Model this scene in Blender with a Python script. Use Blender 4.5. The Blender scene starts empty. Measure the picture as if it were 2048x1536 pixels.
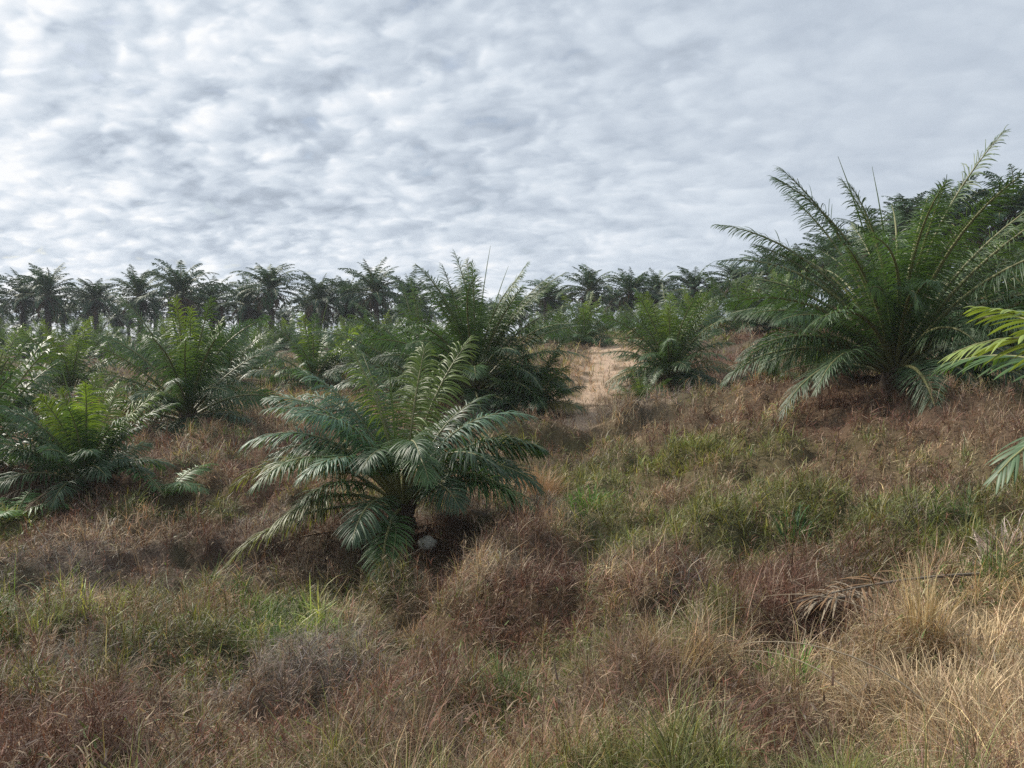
import bpy, math, random
import numpy as np
from mathutils import Vector
R = math.radians
sc = bpy.context.scene
C = sc.collection
rng = np.random.default_rng(7)
random.seed(7)

# ------------------------------------------------------------------ camera
EYE = 1.65
PITCH = R(4.0)
cam_d = bpy.data.cameras.new('camera')
cam_d.sensor_width = 36; cam_d.lens = 27.0
cam_d.clip_start = 0.05; cam_d.clip_end = 3000
cam = bpy.data.objects.new('camera', cam_d); C.objects.link(cam)
cam.location = (0, 0, EYE); cam.rotation_euler = (R(90) - PITCH, 0, 0)
sc.camera = cam

# ------------------------------------------------------------------ world
SUN_AZ = Vector((-0.80, 0.52)).normalized()
SUN_EL = R(38)
SUN_STRENGTH = 5.0
w = bpy.data.worlds.new("World"); sc.world = w; w.use_nodes = True
nt = w.node_tree; N = nt.nodes; L = nt.links
for n in list(N): N.remove(n)
def nd(tree, kind, **kw):
    n = tree.nodes.new(kind)
    for k, v in kw.items(): setattr(n, k, v)
    return n
def math_(tree, op, a, b=None, c=None, clamp=False):
    n = tree.nodes.new('ShaderNodeMath'); n.operation = op; n.use_clamp = clamp
    for i, v in enumerate((a, b, c)):
        if v is None: continue
        if isinstance(v, (int, float)): n.inputs[i].default_value = v
        else: tree.links.new(v, n.inputs[i])
    return n.outputs[0]
def mixc(tree, fac, a, b):
    n = tree.nodes.new('ShaderNodeMix'); n.data_type = 'RGBA'
    for i, v in ((0, fac), (6, a), (7, b)):
        if isinstance(v, (int, float)): n.inputs[i].default_value = v
        elif isinstance(v, tuple): n.inputs[i].default_value = (*v, 1)
        else: tree.links.new(v, n.inputs[i])
    return n.outputs[2]
def ramp(tree, fac, stops, interp='EASE'):
    n = tree.nodes.new('ShaderNodeValToRGB'); n.color_ramp.interpolation = interp
    e = n.color_ramp.elements
    while len(e) < len(stops): e.new(0.5)
    for k, (p, c) in enumerate(stops):
        e[k].position = p; e[k].color = (*c, 1)
    tree.links.new(fac, n.inputs[0]); return n.outputs[0]
def noise(tree, vec, scale, detail=3, rough=0.5, dist=0.0):
    n = tree.nodes.new('ShaderNodeTexNoise'); n.inputs['Scale'].default_value = scale
    n.inputs['Detail'].default_value = detail; n.inputs['Roughness'].default_value = rough
    n.inputs['Distortion'].default_value = dist
    if vec is not None: tree.links.new(vec, n.inputs['Vector'])
    return n.outputs[0]

sky = nd(nt, 'ShaderNodeTexSky', sky_type='NISHITA', sun_disc=False)
sky.sun_elevation = SUN_EL; sky.sun_rotation = math.atan2(SUN_AZ.x, SUN_AZ.y)
sky.air_density = 1.0; sky.dust_density = 2.0
tc = nd(nt, 'ShaderNodeTexCoord')
sep = nd(nt, 'ShaderNodeSeparateXYZ'); L.new(tc.outputs['Generated'], sep.inputs[0])
X, Y, Z = sep.outputs
zc = math_(nt, 'MAXIMUM', Z, 0.0)
den = math_(nt, 'ADD', zc, 0.32)
u = math_(nt, 'DIVIDE', X, den); v = math_(nt, 'DIVIDE', Y, den)
ang = R(-24)      # the cloud rolls run from near left to far right
ur = math_(nt, 'ADD', math_(nt, 'MULTIPLY', u, math.cos(ang)), math_(nt, 'MULTIPLY', v, math.sin(ang)))
vr = math_(nt, 'SUBTRACT', math_(nt, 'MULTIPLY', v, math.cos(ang)), math_(nt, 'MULTIPLY', u, math.sin(ang)))
comb = nd(nt, 'ShaderNodeCombineXYZ')
L.new(math_(nt, 'MULTIPLY', ur, 2.1), comb.inputs[0]); L.new(math_(nt, 'MULTIPLY', vr, 2.5), comb.inputs[1])
P = comb.outputs[0]
big = noise(nt, P, 0.36, 3, 0.5, 0.3)
mid = noise(nt, P, 2.4, 3, 0.5, 0.4)
puf = noise(nt, P, 6.5, 3, 0.5, 0.35)
fine = noise(nt, P, 15.0, 3, 0.5, 0.3)
vor = nd(nt, 'ShaderNodeTexVoronoi', feature='SMOOTH_F1'); vor.inputs['Scale'].default_value = 6.0; vor.inputs['Smoothness'].default_value = 0.8
vadd = nd(nt, 'ShaderNodeVectorMath', operation='ADD'); vsc = nd(nt, 'ShaderNodeCombineXYZ')
L.new(math_(nt, 'MULTIPLY', mid, 0.9), vsc.inputs[0]); L.new(math_(nt, 'MULTIPLY', puf, 0.25), vsc.inputs[1])
L.new(P, vadd.inputs[0]); L.new(vsc.outputs[0], vadd.inputs[1]); L.new(vadd.outputs[0], vor.inputs['Vector'])
cell_ = math_(nt, 'MULTIPLY_ADD', vor.outputs['Distance'], -0.8, 0.36)
# left side of the sky: broken puffs; right side: an even grey sheet
azx = math_(nt, 'DIVIDE', X, math_(nt, 'MAXIMUM', math_(nt, 'ABSOLUTE', Y), 0.05))
left = math_(nt, 'MULTIPLY_ADD', azx, -1.25, 0.55, True)       # 1 left .. 0 right
s1 = math_(nt, 'MULTIPLY_ADD', math_(nt, 'SUBTRACT', mid, 0.5), 1.3, 0.5)
s2 = math_(nt, 'MULTIPLY_ADD', math_(nt, 'SUBTRACT', puf, 0.5), 1.0, s1)
s3 = math_(nt, 'MULTIPLY_ADD', math_(nt, 'SUBTRACT', fine, 0.5), 0.32, s2)
s4 = math_(nt, 'ADD', cell_, math_(nt, 'MULTIPLY_ADD', math_(nt, 'SUBTRACT', big, 0.5), 1.7, s3))
con = math_(nt, 'MULTIPLY_ADD', left, 0.82, 0.20)
amp = math_(nt, 'MULTIPLY', math_(nt, 'SUBTRACT', s4, 0.5), con)
low = math_(nt, 'MULTIPLY_ADD', zc, -1.6, 0.42, True)          # brighter towards the horizon
val = math_(nt, 'ADD', amp, math_(nt, 'MULTIPLY_ADD', left, 0.21, 0.33))
val = math_(nt, 'ADD', val, math_(nt, 'MULTIPLY', low, math_(nt, 'MULTIPLY_ADD', left, 0.45, 0.30)), None, True)
cloud = ramp(nt, val, [(0.0, (3.3, 3.8, 4.5)), (0.30, (4.6, 5.2, 6.0)), (0.55, (5.9, 6.5, 7.2)),
                       (0.8, (7.3, 7.7, 8.2)), (1.0, (8.6, 8.7, 8.8))], 'LINEAR')
gap = ramp(nt, math_(nt, 'ADD', puf, math_(nt, 'MULTIPLY', math_(nt, 'SUBTRACT', mid, 0.5), 0.8)), [(0.20, (0.45,)*3), (0.33, (0.0,)*3)], 'LINEAR')
skyc = nd(nt, 'ShaderNodeVectorMath', operation='SCALE'); L.new(sky.outputs[0], skyc.inputs[0]); skyc.inputs[3].default_value = 1.0
col = mixc(nt, math_(nt, 'MULTIPLY', gap, left), cloud, skyc.outputs[0])
bg = nd(nt, 'ShaderNodeBackground'); bg.inputs[1].default_value = 0.1
L.new(col, bg.inputs[0])
wo = nd(nt, 'ShaderNodeOutputWorld'); L.new(bg.outputs[0], wo.inputs[0])

sd = bpy.data.lights.new('sun', 'SUN'); sd.energy = SUN_STRENGTH; sd.angle = R(3.5); sd.color = (1.0, 0.93, 0.82)
sun = bpy.data.objects.new('sun', sd); C.objects.link(sun)
sdir = Vector((SUN_AZ.x*math.cos(SUN_EL), SUN_AZ.y*math.cos(SUN_EL), math.sin(SUN_EL)))
sun.rotation_euler = sdir.to_track_quat('Z', 'Y').to_euler(); sun.location = (-40, 30, 40)

vs = sc.view_settings
sc.display_settings.display_device = 'sRGB'
vs.view_transform = 'Standard'; vs.look = 'None'; vs.gamma = 1; vs.exposure = 0.2
try: vs.use_curve_mapping = False
except Exception: pass
sc.cycles.use_denoising = False
sc.cycles.max_bounces = 6; sc.cycles.diffuse_bounces = 3; sc.cycles.glossy_bounces = 2
sc.cycles.transmission_bounces = 3; sc.cycles.transparent_max_bounces = 6; sc.cycles.volume_bounces = 0
sc.cycles.caustics_reflective = False; sc.cycles.caustics_refractive = False

# ------------------------------------------------------------------ helpers
def tag(o, label=None, cat=None, group=None, kind=None):
    if label: o['label'] = label
    if cat: o['category'] = cat
    if group: o['group'] = group
    if kind: o['kind'] = kind
    return o
def empty(name, loc, rz=0.0):
    o = bpy.data.objects.new(name, None); C.objects.link(o)
    o.empty_display_size = 0.3
    o.location = loc; o.rotation_euler = (0, 0, rz); return o
def link(name, mesh, parent=None):
    o = bpy.data.objects.new(name, mesh); C.objects.link(o)
    if parent is not None: o.parent = parent
    return o
def ray(px, py):
    a = (px - 1024) / 1536; b = -(py - 768) / 1536
    return np.array([a, math.cos(PITCH) + b*math.sin(PITCH), -math.sin(PITCH) + b*math.cos(PITCH)])
def at(px, py, d):
    r = ray(px, py); return np.array([0, 0, EYE]) + r * (d / r[1])

class MB:
    """collects vertex / quad / tri arrays with a colour per vertex, builds ONE mesh"""
    def __init__(s): s.v = []; s.q = []; s.t = []; s.c = []; s.qm = []; s.tm = []; s.n = 0
    def add(s, v, q=None, t=None, c=(1, 1, 1), m=0):
        v = np.asarray(v, dtype=np.float32).reshape(-1, 3)
        s.v.append(v)
        c = np.asarray(c, dtype=np.float32)
        if c.ndim == 1: c = np.tile(c, (len(v), 1))
        s.c.append(c.reshape(-1, 3))
        if q is not None and len(q): s.q.append(np.asarray(q).reshape(-1, 4) + s.n); s.qm.append(np.full(len(s.q[-1]), m))
        if t is not None and len(t): s.t.append(np.asarray(t).reshape(-1, 3) + s.n); s.tm.append(np.full(len(s.t[-1]), m))
        s.n += len(v)
    def mesh(s, name, mats, smooth=True):
        me = bpy.data.meshes.new(name)
        V = np.concatenate(s.v); Cc = np.concatenate(s.c)
        Q = np.concatenate(s.q) if s.q else np.zeros((0, 4), int)
        T = np.concatenate(s.t) if s.t else np.zeros((0, 3), int)
        me.vertices.add(len(V)); me.vertices.foreach_set('co', V.ravel())
        idx = np.concatenate([Q.ravel(), T.ravel()]).astype(np.int32)
        me.loops.add(len(idx)); me.loops.foreach_set('vertex_index', idx)
        nf = len(Q) + len(T)
        st = np.concatenate([np.arange(len(Q))*4, len(Q)*4 + np.arange(len(T))*3]).astype(np.int32)
        me.polygons.add(nf); me.polygons.foreach_set('loop_start', st)
        mi = np.concatenate((s.qm + s.tm) or [np.zeros(0)]).astype(np.int32)
        me.polygons.foreach_set('material_index', mi)
        me.polygons.foreach_set('use_smooth', np.full(nf, smooth))
        a = me.color_attributes.new('tint', 'FLOAT_COLOR', 'POINT')
        a.data.foreach_set('color', np.concatenate([Cc, np.ones((len(Cc), 1), np.float32)], 1).ravel())
        for m in (mats if isinstance(mats, (list, tuple)) else [mats]): me.materials.append(m)
        me.update(calc_edges=True)
        return me
def tube(mb, pts, rad, sides=6, c=(1, 1, 1), m=0):
    pts = np.asarray(pts, float); n = len(pts)
    rad = np.broadcast_to(rad, (n,))
    T = np.gradient(pts, axis=0); T /= np.linalg.norm(T, axis=1)[:, None] + 1e-9
    ref = np.array([0.31, 0.17, 0.93]); B = np.cross(T, ref); B /= np.linalg.norm(B, axis=1)[:, None] + 1e-9
    Nn = np.cross(B, T)
    a = np.linspace(0, 2*math.pi, sides, endpoint=False)
    v = pts[:, None] + rad[:, None, None]*(np.cos(a)[None, :, None]*B[:, None] + np.sin(a)[None, :, None]*Nn[:, None])
    i = np.arange(n-1)[:, None]*sides; j = np.arange(sides)[None]; k = (j+1) % sides
    q = np.stack([i+j, i+k, i+sides+k, i+sides+j], -1).reshape(-1, 4)
    mb.add(v, q, c=c, m=m)

_tab = np.random.default_rng(3).random((256, 256))
def vn(x, y, seed=0):
    x = np.asarray(x, float) + seed*17.3; y = np.asarray(y, float) + seed*9.1
    xi = np.floor(x).astype(int); yi = np.floor(y).astype(int); fx = x-xi; fy = y-yi
    fx = fx*fx*(3-2*fx); fy = fy*fy*(3-2*fy)
    a = _tab[xi & 255, yi & 255]; b = _tab[(xi+1) & 255, yi & 255]; c = _tab[xi & 255, (yi+1) & 255]; d = _tab[(xi+1) & 255, (yi+1) & 255]
    return (a*(1-fx)+b*fx)*(1-fy) + (c*(1-fx)+d*fx)*fy
def fbm(x, y, seed=0, o=3):
    s = 0; a = 0.5; t = 0
    for k in range(o):
        s = s + a*vn(x*2**k, y*2**k, seed+k*5); t += a; a *= 0.5
    return s/t

# ------------------------------------------------------------------ terrain
cp = [(-250,1536,5.2),(400,1536,5.2),(1024,1536,5.1),(1700,1536,4.3),(2250,1536,3.7),
      (-200,1300,8.8),(500,1300,8.8),(1024,1300,8.7),(1600,1300,7.2),(2200,1300,5.2),
      (-200,1120,13.5),(400,1120,13.5),(800,1215,12.0),(560,1150,13.0),(1024,1130,12.8),(1500,1100,11.5),(1900,1100,9.0),(2250,1100,7.2),
      (800,1068,14.5),(160,990,18.0),(1200,1000,17.5),(1700,1000,14.6),(2100,980,11.0),
      (370,865,28),(-150,880,26),(1150,880,25),(1500,880,19.5),(1790,808,22),(2150,850,14),(1650,840,20),
      (1200,800,33),(1340,775,35),(1500,740,38),(1560,690,45),(2000,760,27),(1220,700,55),(1480,668,55),(1150,690,62),
      (600,790,40),(165,790,42),(-200,800,42),(950,803,30),(780,850,27),
      (300,690,95),(-300,690,95),(800,690,98),(1170,665,98),(1550,640,72),(1750,600,66),(2048,570,60),(2400,560,58)]
cpw = [at(*p) for p in cp]
cpw += [np.array(p, float) for p in [(0,0,0),(-8,0,-.3),(9,0,.5),(0,-12,0.4),(-40,-10,-1),(40,-10,2.5),(-45,30,-1.8),(45,30,3.3),
        (-110,90,-.3),(90,80,5),(0,150,-1),(-120,170,-1),(110,160,3)]]
cpw = np.array(cpw)
def _K(r2): return 0.5*r2*np.log(r2 + 1e-9)
n_ = len(cpw); d2 = ((cpw[:, None, :2]-cpw[None, :, :2])**2).sum(-1)
Pm = np.concatenate([np.ones((n_, 1)), cpw[:, :2]], 1)
A_ = np.zeros((n_+3, n_+3)); A_[:n_, :n_] = _K(d2) + np.eye(n_)*0.6; A_[:n_, n_:] = Pm; A_[n_:, :n_] = Pm.T
W_ = np.linalg.solve(A_, np.concatenate([cpw[:, 2], np.zeros(3)]))
def base_z(x, y):
    x = np.asarray(x, float); y = np.asarray(y, float); sh = x.shape
    x = x.ravel(); y = y.ravel(); z = W_[n_] + W_[n_+1]*x + W_[n_+2]*y
    for k in range(n_): z = z + W_[k]*_K((x-cpw[k, 0])**2 + (y-cpw[k, 1])**2)
    r = np.hypot(x, y); f = np.clip((r-130)/60, 0, 1); f = f*f*(3-2*f)
    return (z*(1-f) + (-2.5)*f).reshape(sh)
def cells(x, y, size, seed, jit=0.85):
    """nearest jittered cell: distance / size, and the cell's own random numbers"""
    x = np.asarray(x, float)/size; y = np.asarray(y, float)/size; xi = np.floor(x).astype(int); yi = np.floor(y).astype(int)
    bd = np.full(x.shape, 9.0); h = np.zeros(x.shape); h2 = np.zeros(x.shape)
    for a in (-1, 0, 1):
        for b in (-1, 0, 1):
            cx_ = xi+a; cy_ = yi+b; r1 = _tab[(cx_*3+seed) & 255, (cy_*5+seed*7) & 255]; r2 = _tab[(cx_*7+seed*3) & 255, (cy_*11+seed) & 255]
            r3 = _tab[(cx_*5+seed*5+91) & 255, (cy_*3+seed*2+37) & 255]
            d = np.hypot(cx_+.5+(r1-.5)*jit-x, cy_+.5+(r2-.5)*jit-y); k = d < bd
            bd = np.where(k, d, bd); h = np.where(k, r3, h); h2 = np.where(k, (r1*7.3+r2*3.1) % 1, h2)
    return bd, h, h2
def hummock(x, y):
    wx = x+0.5*(fbm(x/0.8, y/0.8, 15, 2)-.5); wy = y+0.5*(fbm(x/0.8, y/0.8, 25, 2)-.5)
    d, h, h2 = cells(wx, wy, 1.35, 3); a = np.sqrt(np.clip(1-(d/0.72)**2, 0, 1))*(0.15+0.85*h)
    d, g1, g2 = cells(wx, wy, 0.55, 8); b = np.sqrt(np.clip(1-(d/0.70)**2, 0, 1))*(0.2+0.8*g1)
    return a, b, h2, g2
pits = [(at(px, py, d)[:2], rx, ry) for px, py, d, rx, ry in [(1620,1420,6.2,.55,.40),(270,1410,7.0,.60,.40),(640,1350,8.0,.55,.40),(1060,1345,7.9,.6,.40),(400,1160,12.4,.9,.6),(1400,1120,10.8,.7,.5),(890,1150,12.4,.35,.9),(1330,1260,8.6,.5,.4),(1110,875,24,2.2,.6),(130,1160,12.4,.8,.5)]]
def pit(x, y):
    v = 0
    for c, rx, ry in pits: v = v + np.exp(-(((x-c[0])/rx)**2+((y-c[1])/ry)**2))
    return np.clip(v, 0, 1)
ridges = [([at(1230,850,27)[:2], at(1480,800,25)[:2], at(1720,805,23)[:2]], .95, 1.5), ([at(1440,1080,12.4)[:2], at(1650,1050,12.0)[:2], at(1900,1065,10.4)[:2]], .60, .8),
          ([at(1000,880,24)[:2], at(1120,858,25.5)[:2]], .6, 1.2), ([at(960,1240,10.5)[:2], at(1100,1060,14.0)[:2]], .4, .7), ([at(1250,1536,5.3)[:2], at(1520,1360,7.0)[:2]], .22, .5)]
def ridge(x, y):
    o_ = 0
    for pl, hg, wd in ridges:
        best = np.full(np.shape(x), 1e9)
        for a, b in zip(pl[:-1], pl[1:]):
            ab = b-a; t = np.clip(((x-a[0])*ab[0]+(y-a[1])*ab[1])/(ab@ab), 0, 1); best = np.minimum(best, np.hypot(x-a[0]-t*ab[0], y-a[1]-t*ab[1]))
        o_ = o_ + hg*np.exp(-(best/wd)**2)
    return o_
def mounds(x, y):
    a, b, _, _ = hummock(x, y)
    m3 = fbm(x/5.0, y/5.0, 9, 2)-0.5
    r = np.hypot(x, y); k = np.clip((r-1.0)/3.0, 0.15, 1)
    return k*(0.52*(a-0.4) + 0.20*(b-0.5) + 0.5*m3) - 0.42*pit(x, y) + ridge(x, y)
# the sandy track between the palms (world polyline) and bare spots
track = np.array([at(*p)[:2] for p in [(1150,848,26.5),(1172,805,32),(1200,775,36),(1215,730,45),(1225,700,55),(1240,685,64)]])
def track_d(x, y):
    x = np.asarray(x, float); y = np.asarray(y, float); best = np.full(x.shape, 1e9)
    for a, b in zip(track[:-1], track[1:]):
        ab = b-a; t = np.clip(((x-a[0])*ab[0]+(y-a[1])*ab[1])/(ab@ab), 0, 1)
        best = np.minimum(best, np.hypot(x-a[0]-t*ab[0], y-a[1]-t*ab[1]))
    return best
def gz(x, y):
    td = track_d(x, y); k = np.clip((td-0.4)/1.6, 0.25, 1)
    return base_z(x, y) + mounds(x, y)*k - 0.10*(1-k)
def gnd(px, py, dmin=2.5, dmax=130):
    r = ray(px, py); r = r/r[1]; d = np.geomspace(dmin, dmax, 600)
    z = gz(r[0]*d, d); h = EYE + r[2]*d - z
    k = np.argmax(h < 0.12) if (h < 0.12).any() else len(d)-1
    return np.array([r[0]*d[k], d[k], z[k]])
def on_ground(px, d, dz=0.0):
    x = (px-1024)/1536*d; return np.array([x, d, float(gz(np.array([x]), np.array([d]))[0])+dz])

# ------------------------------------------------------------------ materials
def new_mat(name):
    m = bpy.data.materials.new(name); m.use_nodes = True
    return m, m.node_tree, m.node_tree.nodes['Principled BSDF'], m.node_tree.nodes['Material Output']
def leaf_mat(name, rough=0.4, trans=0.25, spec=0.5, tcol=(1.5, 1.5, 0.6), var=0.25, coat=0.0):
    m, t, b, out = new_mat(name)
    a = nd(t, 'ShaderNodeAttribute', attribute_name='tint')
    oi = nd(t, 'ShaderNodeObjectInfo')
    geo = nd(t, 'ShaderNodeNewGeometry')
    tco = nd(t, 'ShaderNodeTexCoord')
    n = noise(t, tco.outputs['Object'], 3.0, 3, 0.6)
    k = math_(t, 'ADD', math_(t, 'MULTIPLY_ADD', n, var*2, 1-var), math_(t, 'MULTIPLY_ADD', oi.outputs['Random'], var, -var/2))
    sc_ = nd(t, 'ShaderNodeVectorMath', operation='SCALE'); t.links.new(a.outputs['Color'], sc_.inputs[0]); t.links.new(k, sc_.inputs[3])
    t.links.new(sc_.outputs[0], b.inputs['Base Color'])
    b.inputs['Roughness'].default_value = rough; b.inputs['Specular IOR Level'].default_value = spec
    if trans > 0:
        tr = nd(t, 'ShaderNodeBsdfTranslucent'); mul = nd(t, 'ShaderNodeVectorMath', operation='MULTIPLY')
        t.links.new(sc_.outputs[0], mul.inputs[0]); mul.inputs[1].default_value = tcol
        t.links.new(mul.outputs[0], tr.inputs[0])
        mx = nd(t, 'ShaderNodeMixShader'); mx.inputs[0].default_value = trans
        t.links.new(b.outputs[0], mx.inputs[1]); t.links.new(tr.outputs[0], mx.inputs[2]); t.links.new(mx.outputs[0], out.inputs[0])
    return m
M_LEAF = leaf_mat('palm_leaflet', 0.48, 0.25, 0.5)
M_STALK = leaf_mat('palm_stalk', 0.5, 0.0, 0.4)
M_FAR = leaf_mat('far_palm_leaf', 0.62, 0.12, 0.3)
M_DEAD = leaf_mat('dead_frond', 0.75, 0.10, 0.2, (1.2, 1.0, 0.8))
M_TRUNK = leaf_mat('palm_trunk', 0.85, 0.0, 0.2, var=0.4)
M_DRY = leaf_mat('dry_grass', 0.65, 0.22, 0.25, (1.25, 1.05, 0.8), var=0.12)
M_GREEN = leaf_mat('green_grass', 0.5, 0.30, 0.35, (1.4, 1.4, 0.6), var=0.15)
M_STONE = leaf_mat('pale_stone', 0.8, 0.0, 0.3, var=0.3)

def ground_mat():
    m, t, b, out = new_mat('soil_and_litter')
    a = nd(t, 'ShaderNodeAttribute', attribute_name='tint')
    tco = nd(t, 'ShaderNodeTexCoord')
    n1 = noise(t, tco.outputs['Object'], 9.0, 8, 0.7)
    n2 = noise(t, tco.outputs['Object'], 60.0, 4, 0.7)
    k = math_(t, 'MULTIPLY_ADD', n1, 1.1, math_(t, 'MULTIPLY_ADD', n2, 0.9, -0.05))
    s = nd(t, 'ShaderNodeVectorMath', operation='SCALE'); t.links.new(a.outputs['Color'], s.inputs[0]); t.links.new(k, s.inputs[3])
    t.links.new(s.outputs[0], b.inputs['Base Color']); b.inputs['Roughness'].default_value = 0.95
    b.inputs['Specular IOR Level'].default_value = 0.1
    bp = nd(t, 'ShaderNodeBump'); bp.inputs['Distance'].default_value = 0.05; bp.inputs['Strength'].default_value = 0.8
    t.links.new(n1, bp.inputs['Height']); t.links.new(bp.outputs[0], b.inputs['Normal'])
    return m
M_GROUND = ground_mat()

# ------------------------------------------------------------------ vegetation colour field
PAL = dict(red=(0.175, 0.095, 0.066), brown=(0.225, 0.160, 0.110), straw=(0.54, 0.42, 0.26), grey=(0.215, 0.185, 0.160),
           olive=(0.155, 0.160, 0.062), green=(0.090, 0.140, 0.042), ygreen=(0.27, 0.29, 0.10), tan=(0.40, 0.30, 0.19), sand=(0.54, 0.40, 0.29))
PAL = {k: np.array(v) for k, v in PAL.items()}
# named patches: photo place -> ground place, with radii in metres
patches = []
def patch(px, py, rx, ry, kind, wgt):
    g = gnd(px, py); patches.append((g[0], g[1], rx, ry, kind, wgt))
patch(1950,1400,1.0,1.2,'straw',4.0); patch(2000,1270,1.0,1.0,'straw',3.0); patch(1300,1420,1.2,.7,'brown',1.2); patch(1100,1500,1.0,.5,'olive',.7)
patch(1050,1250,1.0,.9,'red',1.5); patch(850,1380,.7,.6,'red',1.5); patch(500,1420,.6,.6,'red',.7); patch(1620,1230,1.2,1.2,'red',.8)
patch(200,1330,1.3,1.1,'grey',1.3); patch(600,1330,.9,.8,'grey',.8); patch(430,1120,2.2,1.6,'grey',.9); patch(100,1180,1.6,1.2,'grey',.8)
patch(560,1230,.9,.9,'green',1.3); patch(630,1260,.6,.6,'ygreen',.6); patch(40,1290,.5,.5,'ygreen',.5); patch(250,1215,.8,.8,'ygreen',.6)
patch(800,1440,.5,.4,'green',.8); patch(970,1450,.5,.4,'olive',1.0)
patch(1600,1040,3.0,2.0,'olive',2.0); patch(300,1300,2.0,1.0,'olive',1.2); patch(1350,960,3,2,'olive',.8); patch(1850,1030,1.8,1.3,'ygreen',.6); patch(1480,1060,1.6,1.2,'ygreen',.5); patch(1800,960,2.2,2.0,'straw',.7)
patch(1230,920,3.4,3.0,'ygreen',.7); patch(1150,900,3.2,2.0,'olive',.8); patch(1180,995,2.0,1.8,'green',1.0); patch(1080,1000,1.2,1.6,'tan',1.2); patch(1350,960,2.5,2.0,'brown',.8)
patch(1600,870,5.0,3.2,'tan',.5); patch(1600,830,5.5,3.5,'red',1.0); patch(1450,810,3.5,2.5,'red',.8); patch(1900,880,3,3,'brown',1.0); patch(1500,790,3.0,1.6,'tan',1.2)
patch(1050,855,2.0,1.2,'red',1.5); patch(1380,880,1.6,1.4,'ygreen',1.3); patch(1150,1080,1.5,1.0,'tan',.8); patch(1100,1130,1.2,1.0,'grey',.7)
patch(430,920,6,4.5,'red',.8); patch(500,860,6,4,'tan',.7); patch(330,1000,2.2,1.6,'olive',.9); patch(60,1040,2.5,1.0,'ygreen',.8); patch(620,800,5,6,'tan',.6)
patch(1560,1400,.8,.7,'green',.4); patch(1750,1350,.8,.7,'green',.3); patch(750,1130,1.4,1.0,'brown',1.0); patch(1500,710,7,6,'red',1.2)
def veg_color(x, y, jitter=None):
    """palette weights -> colour and greenness at ground points"""
    wts = {}
    f1 = fbm(x/2.3, y/2.3, 21, 3); f2 = fbm(x/1.4, y/1.4, 31, 3); f3 = fbm(x/3.1, y/3.1, 41, 3); f4 = fbm(x/0.9, y/0.9, 51, 2); f5 = fbm(x/1.7, y/1.7, 61, 3)
    wts['red'] = 0.55*np.clip((f1-0.46)*8, 0, 2) + 0.12
    wts['brown'] = 0.45 + 0*f1
    wts['straw'] = 0.5*np.clip((f2-0.64)*9, 0, 2) + 0.04
    wts['tan'] = 0.42*np.clip((f4-0.53)*7, 0, 2) + 0.05
    wts['grey'] = 0.5*np.clip((f3-0.50)*8, 0, 2)
    wts['olive'] = 0.75*np.clip((f5-0.46)*8, 0, 2)
    wts['green'] = 0.5*np.clip((fbm(x/1.2, y/1.2, 71, 3)-0.57)*9, 0, 2)
    wts['ygreen'] = 0.4*np.clip((fbm(x/1.1, y/1.1, 81, 3)-0.66)*9, 0, 2)
    wts['sand'] = 0*f1; wts['tan'] = wts['tan'] + 2.2*np.exp(-(track_d(x, y)/2.2)**2)
    for (cx, cy, rx, ry, kd, wg) in patches:
        wts[kd] = wts[kd] + wg*np.exp(-(((x-cx)/rx)**2 + ((y-cy)/ry)**2))*(0.6+0.8*f4)
    return wts
def pick(wts, r):
    names = list(wts); A = np.stack([wts[k] for k in names]); A = A**2.0; cum = np.cumsum(A, 0); cum /= cum[-1]
    idx = (r[None] > cum).sum(0).clip(0, len(names)-1)
    return idx, names

# ground sheet
gn = 600
s_ = np.linspace(-1, 1, gn); k_ = 5.0
gx = np.sinh(s_*k_)/math.sinh(k_)*260
s2_ = np.linspace(-0.55, 1, gn); gy = np.sinh(s2_*k_)/math.sinh(k_)*260 + 3
GX, GY = np.meshgrid(gx, gy)
GZ = gz(GX, GY)
wts = veg_color(GX.ravel(), GY.ravel())
tot = sum(wts.values()); gc = sum(wts[k][:, None]*PAL[k] for k in wts)/tot[:, None]
td = track_d(GX.ravel(), GY.ravel())
tk = np.clip(1.55-td/1.35 + (fbm(GX.ravel()/1.1, GY.ravel()/1.1, 5, 3)-0.5)*4.6, 0, 1)[:, None]
gc = gc*0.45*(1-tk) + PAL['sand']*0.8*tk
mb = MB()
i = np.arange(gn-1)[:, None]*gn + np.arange(gn-1)[None]
mb.add(np.stack([GX, GY, GZ], -1), np.stack([i, i+1, i+gn+1, i+gn], -1), c=gc)
g = link('ground', mb.mesh('ground', M_GROUND)); tag(g, kind='structure')
g['label'] = 'rolling brown field floor with a pale sandy track climbing between the palms'

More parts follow.
